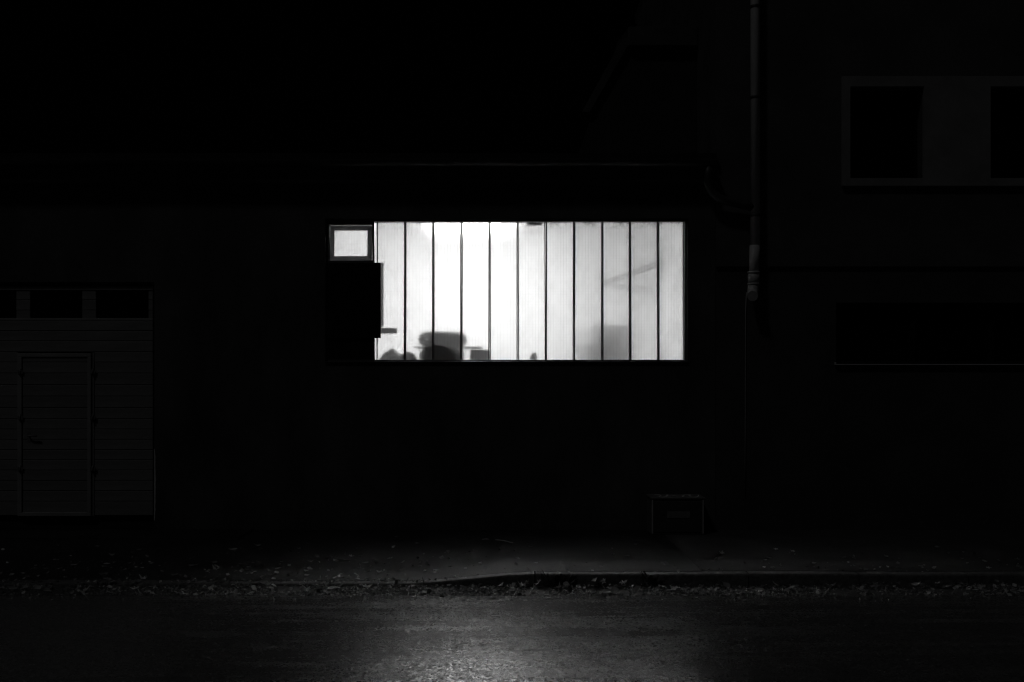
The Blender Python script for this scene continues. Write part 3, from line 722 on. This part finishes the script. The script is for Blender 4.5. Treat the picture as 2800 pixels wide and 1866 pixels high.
# upright plank and short bar close behind the glass beside the board
bm = NB(); ya = .135; zb = Z(896, ya)
prism(bm, [(X(1026, ya), zb + .03), (X(1043.5, ya), zb - .0), (X(1048.5, ya), zb + .02), (X(1048.5, ya), Z(719, ya)), (X(1026, ya), Z(719, ya))], ya, ya + .02)
pl = part('upright_plank', bm, M['wood']); tag(pl, 'narrow grey plank upright beside the black board behind the glass', 'plank')
bm = NB(); box(bm, X(1024, ya), X(1085, ya), ya, ya + .045, Z(912.5, ya), Z(897.5, ya), .002); tag(part('shelf_bracket', bm, M['wood']), 'short grey bar sticking out from behind the black board', 'bracket')
# small can and far drum, pipe
bm = NB(); c = Vector((X(1459, .3), .33, SH)); lathe(bm, [(0, 0), (.045, 0), (.045, .1), (.042, .104), (.03, .108), (.03, .125), (0, .125)], 24, c, False)
tag(part('tin_can', bm, M['drum'], None, True), 'small tin can standing alone on the rack shelf', 'can')
bm = NB(); c = Vector((X(1345, .2), .22, SH)); box(bm, c.x - .02, c.x + .02, c.y, c.y + .05, SH + .001, SH + .045, .004); tag(part('small_block', bm, M['wood']), 'small block on the shelf beside the flat cartons', 'block')
dyv = 2.2; dcx = X(1648, dyv)
st = thing('drum_stand', (dcx, dyv, 0), 'steel stand holding the dark drum inside the workshop', 'stand')
bm = NB(); box(bm, dcx - .45, dcx + .45, dyv - .4, dyv + .4, 1.62, 1.65); part('platform', bm, M['steel'], st)
for sx in (-.43, .39):
    for sy in (-.38, .34):
        bm = NB(); box(bm, dcx + sx, dcx + sx + .04, dyv + sy, dyv + sy + .04, 0, 1.619); part('leg', bm, M['steel'], st)
bm = NB(); rr = .4; prof = [(0, 0), (rr - .01, 0), (rr, .012), (rr, .27), (rr + .009, .285), (rr, .3), (rr, .56), (rr + .009, .575), (rr, .59), (rr, .83), (rr - .012, .845), (rr - .02, .83), (0, .83)]
lathe(bm, prof, 40, (dcx, dyv, 1.652), False); tag(part('oil_drum', bm, M['drum'], None, True), 'dark drum blurred behind the glass, low at the right part of the window', 'drum')
bm = NB(); tube(bm, [(2.245, 2.2, 3.45), (1.44, 3.895, 3.28)], .045, 14); tag(part('wall_pipe', bm, M['steel']), 'pipe across the room corner, blurred behind the right panes', 'pipe')
# small bracket at the head of the window and latch
bm = NB(); yb = .125; box(bm, X(1441, yb), X(1482, yb), yb, yb + .03, Z(616, yb), Z(604, yb), .003); tag(part('head_bracket', bm, M['wood']), 'dark metal bracket behind the top edge of the glass', 'bracket')
bm = NB(); box(bm, X(1711, .12), X(1735, .12), .115, .13, Z(650.5, .12), Z(647.5, .12)); tag(part('glazing_clip', bm, M['frame']), 'tiny dark clip across a glass joint near the window top', 'clip')

# ---------------------------------------------------------------- leaves
def leaf_mesh(kind, seed):
    rnd = random.Random(seed); bm = NB()
    if kind == 'long':
        n = 6; cu = rnd.uniform(.5, 2.2); tw = rnd.uniform(-.6, .6)
        prof = [.02, .30, .42, .40, .26, .12, .01]
        prev = None
        for k in range(n + 1):
            u = k / n - .5; w_ = prof[k] * .8
            zc = .12 + cu * .32 * u * u + tw * .12 * u
            r = (bm.verts.new((u, -w_, zc + .25 * w_)), bm.verts.new((u, 0, zc - .06)), bm.verts.new((u, w_, zc + .32 * w_)))
            if prev: bm.faces.new((prev[0], prev[1], r[1], r[0])); bm.faces.new((prev[1], prev[2], r[2], r[1]))
            prev = r
    else:                                                  # lobed, maple-like
        c = bm.verts.new((0, 0, .08)); ring = []; m = 15
        for k in range(m):
            a = 2 * math.pi * k / m; r = (.5 if k % 3 == 0 else (.26 if k % 3 == 1 else .3)) * rnd.uniform(.85, 1.15)
            ring.append(bm.verts.new((r * math.cos(a), r * math.sin(a), .06 + (r ** 1.5) * rnd.uniform(-.05, .75))))
        for k in range(m): bm.faces.new((c, ring[k], ring[(k + 1) % m]))
        s = [bm.verts.new(p) for p in ((-.3, .012, .06), (-.3, -.012, .06), (-.75, 0, .16))]; bm.faces.new(s)
    return bm
LM = {}
for m in ('leaf', 'leafpale'):
    for s in range(5): LM[(m, 'long', s)] = mesh('leaf', leaf_mesh('long', s), M[m], True)
    for s in range(3): LM[(m, 'lobed', s)] = mesh('leaf', leaf_mesh('lobed', 30 + s), M[m], False)
def put_leaf(x, y, z, size, label, group, kind=None, m=None, tilt=.25):
    k = kind or random.choice(['long', 'long', 'lobed']); m = m or ('leafpale' if random.random() < .55 else 'leaf')
    o = link('fallen_leaf', LM[(m, k, random.randrange(5 if k == 'long' else 3))], None, (x, y, z + .002), (random.gauss(0, tilt), random.gauss(0, tilt), random.uniform(0, 6.28)))
    o.scale = (size, size, size * random.uniform(.8, 1.9)); tag(o, ('pale ' if m == 'leafpale' else 'dark ') + ('narrow curled ' if k == 'long' else 'lobed ') + label, 'leaf', group)
LP = 'dead leaf lying on the pavement in front of the garage door'
placed = [(637, 1507, .09, 'long', 'leafpale'), (391, 1585, .085, 'lobed', 'leafpale'), (1005, 1566, .1, 'lobed', 'leaf'), (825, 1533, .1, 'lobed', 'leaf'), (590, 1562, .10, 'lobed', 'leaf'), (280, 1577, .14, 'long', 'leaf'),
          (940, 1542, .12, 'long', 'leaf'), (1048, 1588, .09, 'lobed', 'leaf'), (1207, 1530, .09, 'long', 'leaf'), (1083, 1471, .05, 'lobed', 'leaf'), (1450, 1497, .05, 'lobed', 'leafpale'), (1030, 1546, .08, 'long', 'leaf'), (839, 1577, .05, 'long', 'leafpale'),
          (938, 1527, .06, 'long', 'leafpale'), (985, 1525, .06, 'long', 'leaf'), (1230, 1553, .06, 'lobed', 'leaf'), (1148, 1555, .06, 'long', 'leaf'), (1628, 1535, .05, 'lobed', 'leaf'), (1715, 1523, .05, 'long', 'leaf'), (1676, 1521, .05, 'long', 'leaf'), (300, 1530, .07, 'lobed', 'leaf'), (523, 1532, .07, 'lobed', 'leaf'), (160, 1560, .09, 'long', 'leaf'), (126, 1560, .07, 'long', 'leaf'), (472, 1560, .06, 'long', 'leafpale'), (340, 1561, .05, 'long', 'leafpale')]
for px, py, s, k, m in placed:
    g = G(px, py); z = pav_z(g.x, g.y); g = G(px, py, z)
    lab = LP if px < 700 else 'dead leaf lying on the pavement below the lit window'
    put_leaf(g.x, g.y, z, s, lab, 'leaves scattered on the pavement', k, m, .12)
def scatter(n, px0, px1, py0, py1, s0, s1, label, bias=1.0):
    for _ in range(n):
        px = random.uniform(px0, px1); py = py0 + (py1 - py0) * random.random() ** bias
        g = G(px, py); 
        if g.y > -0.08 or g.y < KY + .13: continue
        if cbx0 - .05 < g.x < cbx1 + .05 and g.y > -cd - .05: continue
        put_leaf(g.x, g.y, pav_z(g.x, g.y) + (.012 if g.x < X(-200) or (g.x < -3 and g.y > -.67) else 0), random.uniform(s0, s1), label, 'leaves scattered on the pavement', None, None, .15)
scatter(95, -40, 700, 1490, 1590, .025, .075, LP, .7)
scatter(55, 700, 1150, 1485, 1590, .025, .07, 'dead leaf lying on the pavement below the lit window', .7)
scatter(16, 1150, 1900, 1470, 1562, .025, .06, 'dead leaf lying on the pavement below the lit window')
scatter(40, 1960, 2850, 1495, 1562, .025, .065, 'dead leaf lying on the dark pavement past the cabinet', .6)
# leaf bank in the gutter: the big ones singly, the rest as one mass
def bank_h(x, y):
    t = (KY - y) / (KY - RY + .04)
    dense = .55 + .45 * math.sin(x * 1.7 + 1) * math.sin(x * .63) + .3 * noise.noise((x * 1.9, 0, 4))
    amt = .055 if x > -0.2 else .028
    return max(0.0, amt * max(.15, dense) * (1 - .75 * t))
GL = {0: 'dead leaf in the gutter beside the lowered driveway kerb', 1: 'dead leaf in the gutter heaped against the raised kerb'}
for _ in range(112):
    x = random.uniform(-4.6, 4.7); y = random.uniform(RY - .02, KY - .03)
    if x < 0 and random.random() < .2: y -= .05
    put_leaf(x, y, GZ + bank_h(x, y) + .006, random.uniform(.04, .10), GL[0 if x < -.1 else 1], 'leaves lying in the gutter', None, None, .5)
bm = NB(); rnd = random.Random(4)
for _ in range(17500):
    x = rnd.uniform(-6, 6); y = rnd.uniform(RY - .03, KY - .012) if rnd.random() < .93 else RY - rnd.random() ** 2 * .25
    if x < -.4 and rnd.random() < .3: y += .1
    clump = .62 + .9 * noise.noise((x * 2.3, y * 3, 6)) + .5 * noise.noise((x * .7, 0, 9))
    if _ <= 15500 and rnd.random() > clump: continue
    h = bank_h(x, y); z = GZ + rnd.uniform(0.2, 1) * h + .004
    if y < RY + .02: z = max(z, road_z(x, y) + .004)
    if y > KY - .01: z = kz(x) + .012
    if _ > 15500:
        x = rnd.uniform(-6, 6); y = KY + .05 + 1.2 * rnd.random() ** 2.2; z = (pav_z(x, y) if y > KY + .125 else kz(x)) + .008
        if x > -.2 and rnd.random() < .75: continue
        if noise.noise((x * 1.1, y * 2, 11)) + rnd.uniform(-.3, .3) < -.1: continue
    s = rnd.uniform(.009, .036) * (1 + rnd.random() ** 4 * 1.2); e = Matrix.Rotation(rnd.uniform(0, 6.28), 4, 'Z') @ Matrix.Rotation(rnd.gauss(0, .55), 4, 'X') @ Matrix.Rotation(rnd.gauss(0, .5), 4, 'Y')
    w_ = rnd.uniform(.2, .45); c = rnd.uniform(-.1, .4); q_ = rnd.random(); mi = 0 if q_ < .55 else (1 if q_ < .86 else 2)
    vs = [bm.verts.new(Vector((x, y, z)) + (e @ Vector(p)) * s) for p in ((-.5, 0, 0), (-.1, -w_, c * .5), (.45, -.05, c), (.0, w_, c * .3), (0, 0, .05))]
    for a, b in ((0, 1), (1, 2), (2, 3), (3, 0)): bm.faces.new((vs[a], vs[b], vs[4])).material_index = mi
ll = link('leaf_litter', mesh('leaf_litter', bm, [M['leafdark'], M['leaf'], M['leafpale']])); ll['kind'] = 'stuff'
tag(ll, 'bank of wet dead leaves filling the gutter along the kerb', 'leaf litter')
# damp soil film under the litter
# twigs
for (a, b, lab) in (((1318, 1478), (1337, 1477.2), 'short pale twig on the pavement below the window'), ((1355, 1478.5), (1402, 1487), 'longer thin twig on the pavement below the window')):
    p, q = G(*a), G(*b); bm = NB(); tube(bm, [p + Vector((0, 0, .008)), (p + q) / 2 + Vector((.01, .01, .012)), q + Vector((0, 0, .007))], [.006, .005, .003], 7)
    tag(part('twig', bm, M['twig']), lab, 'twig')
# weeds at the kerb joint
for wx, lab, n in ((1505, 'weed tuft growing at the kerb edge below the lit window', 26), (1540, 'smaller weed tuft rooted at the kerb face', 14), (1775, 'weed tuft in the kerb joint in front of the cabinet', 20)):
    c = G(wx, 1580, -.005); c.y = KY - .012
    wd = thing('weed', (c.x, c.y, GZ), lab, 'weed'); bm = NB(); bs = NB()
    for k in range(n):
        a = random.uniform(math.pi * .95, math.pi * 2.05); l = random.uniform(.06, .16); tip = Vector((math.cos(a) * l * .7, math.sin(a) * l * .35, .05 + l * random.uniform(.3, .7)))
        base = Vector((c.x + random.uniform(-.05, .05), c.y - .004, GZ)); mid = base + tip * .6
        sd = tip.cross(Vector((0, 0, 1))).normalized() * random.uniform(.008, .02)
        tube(bs, [base, mid], .0018, 4)
        v = [bm.verts.new(q) for q in (mid - tip * .1, mid + sd + tip * .2, mid + tip * .55, mid - sd + tip * .2)]; bm.faces.new(v)
    part('leaves', bm, M['weed'], wd); part('stem', bs, M['weed'], wd)
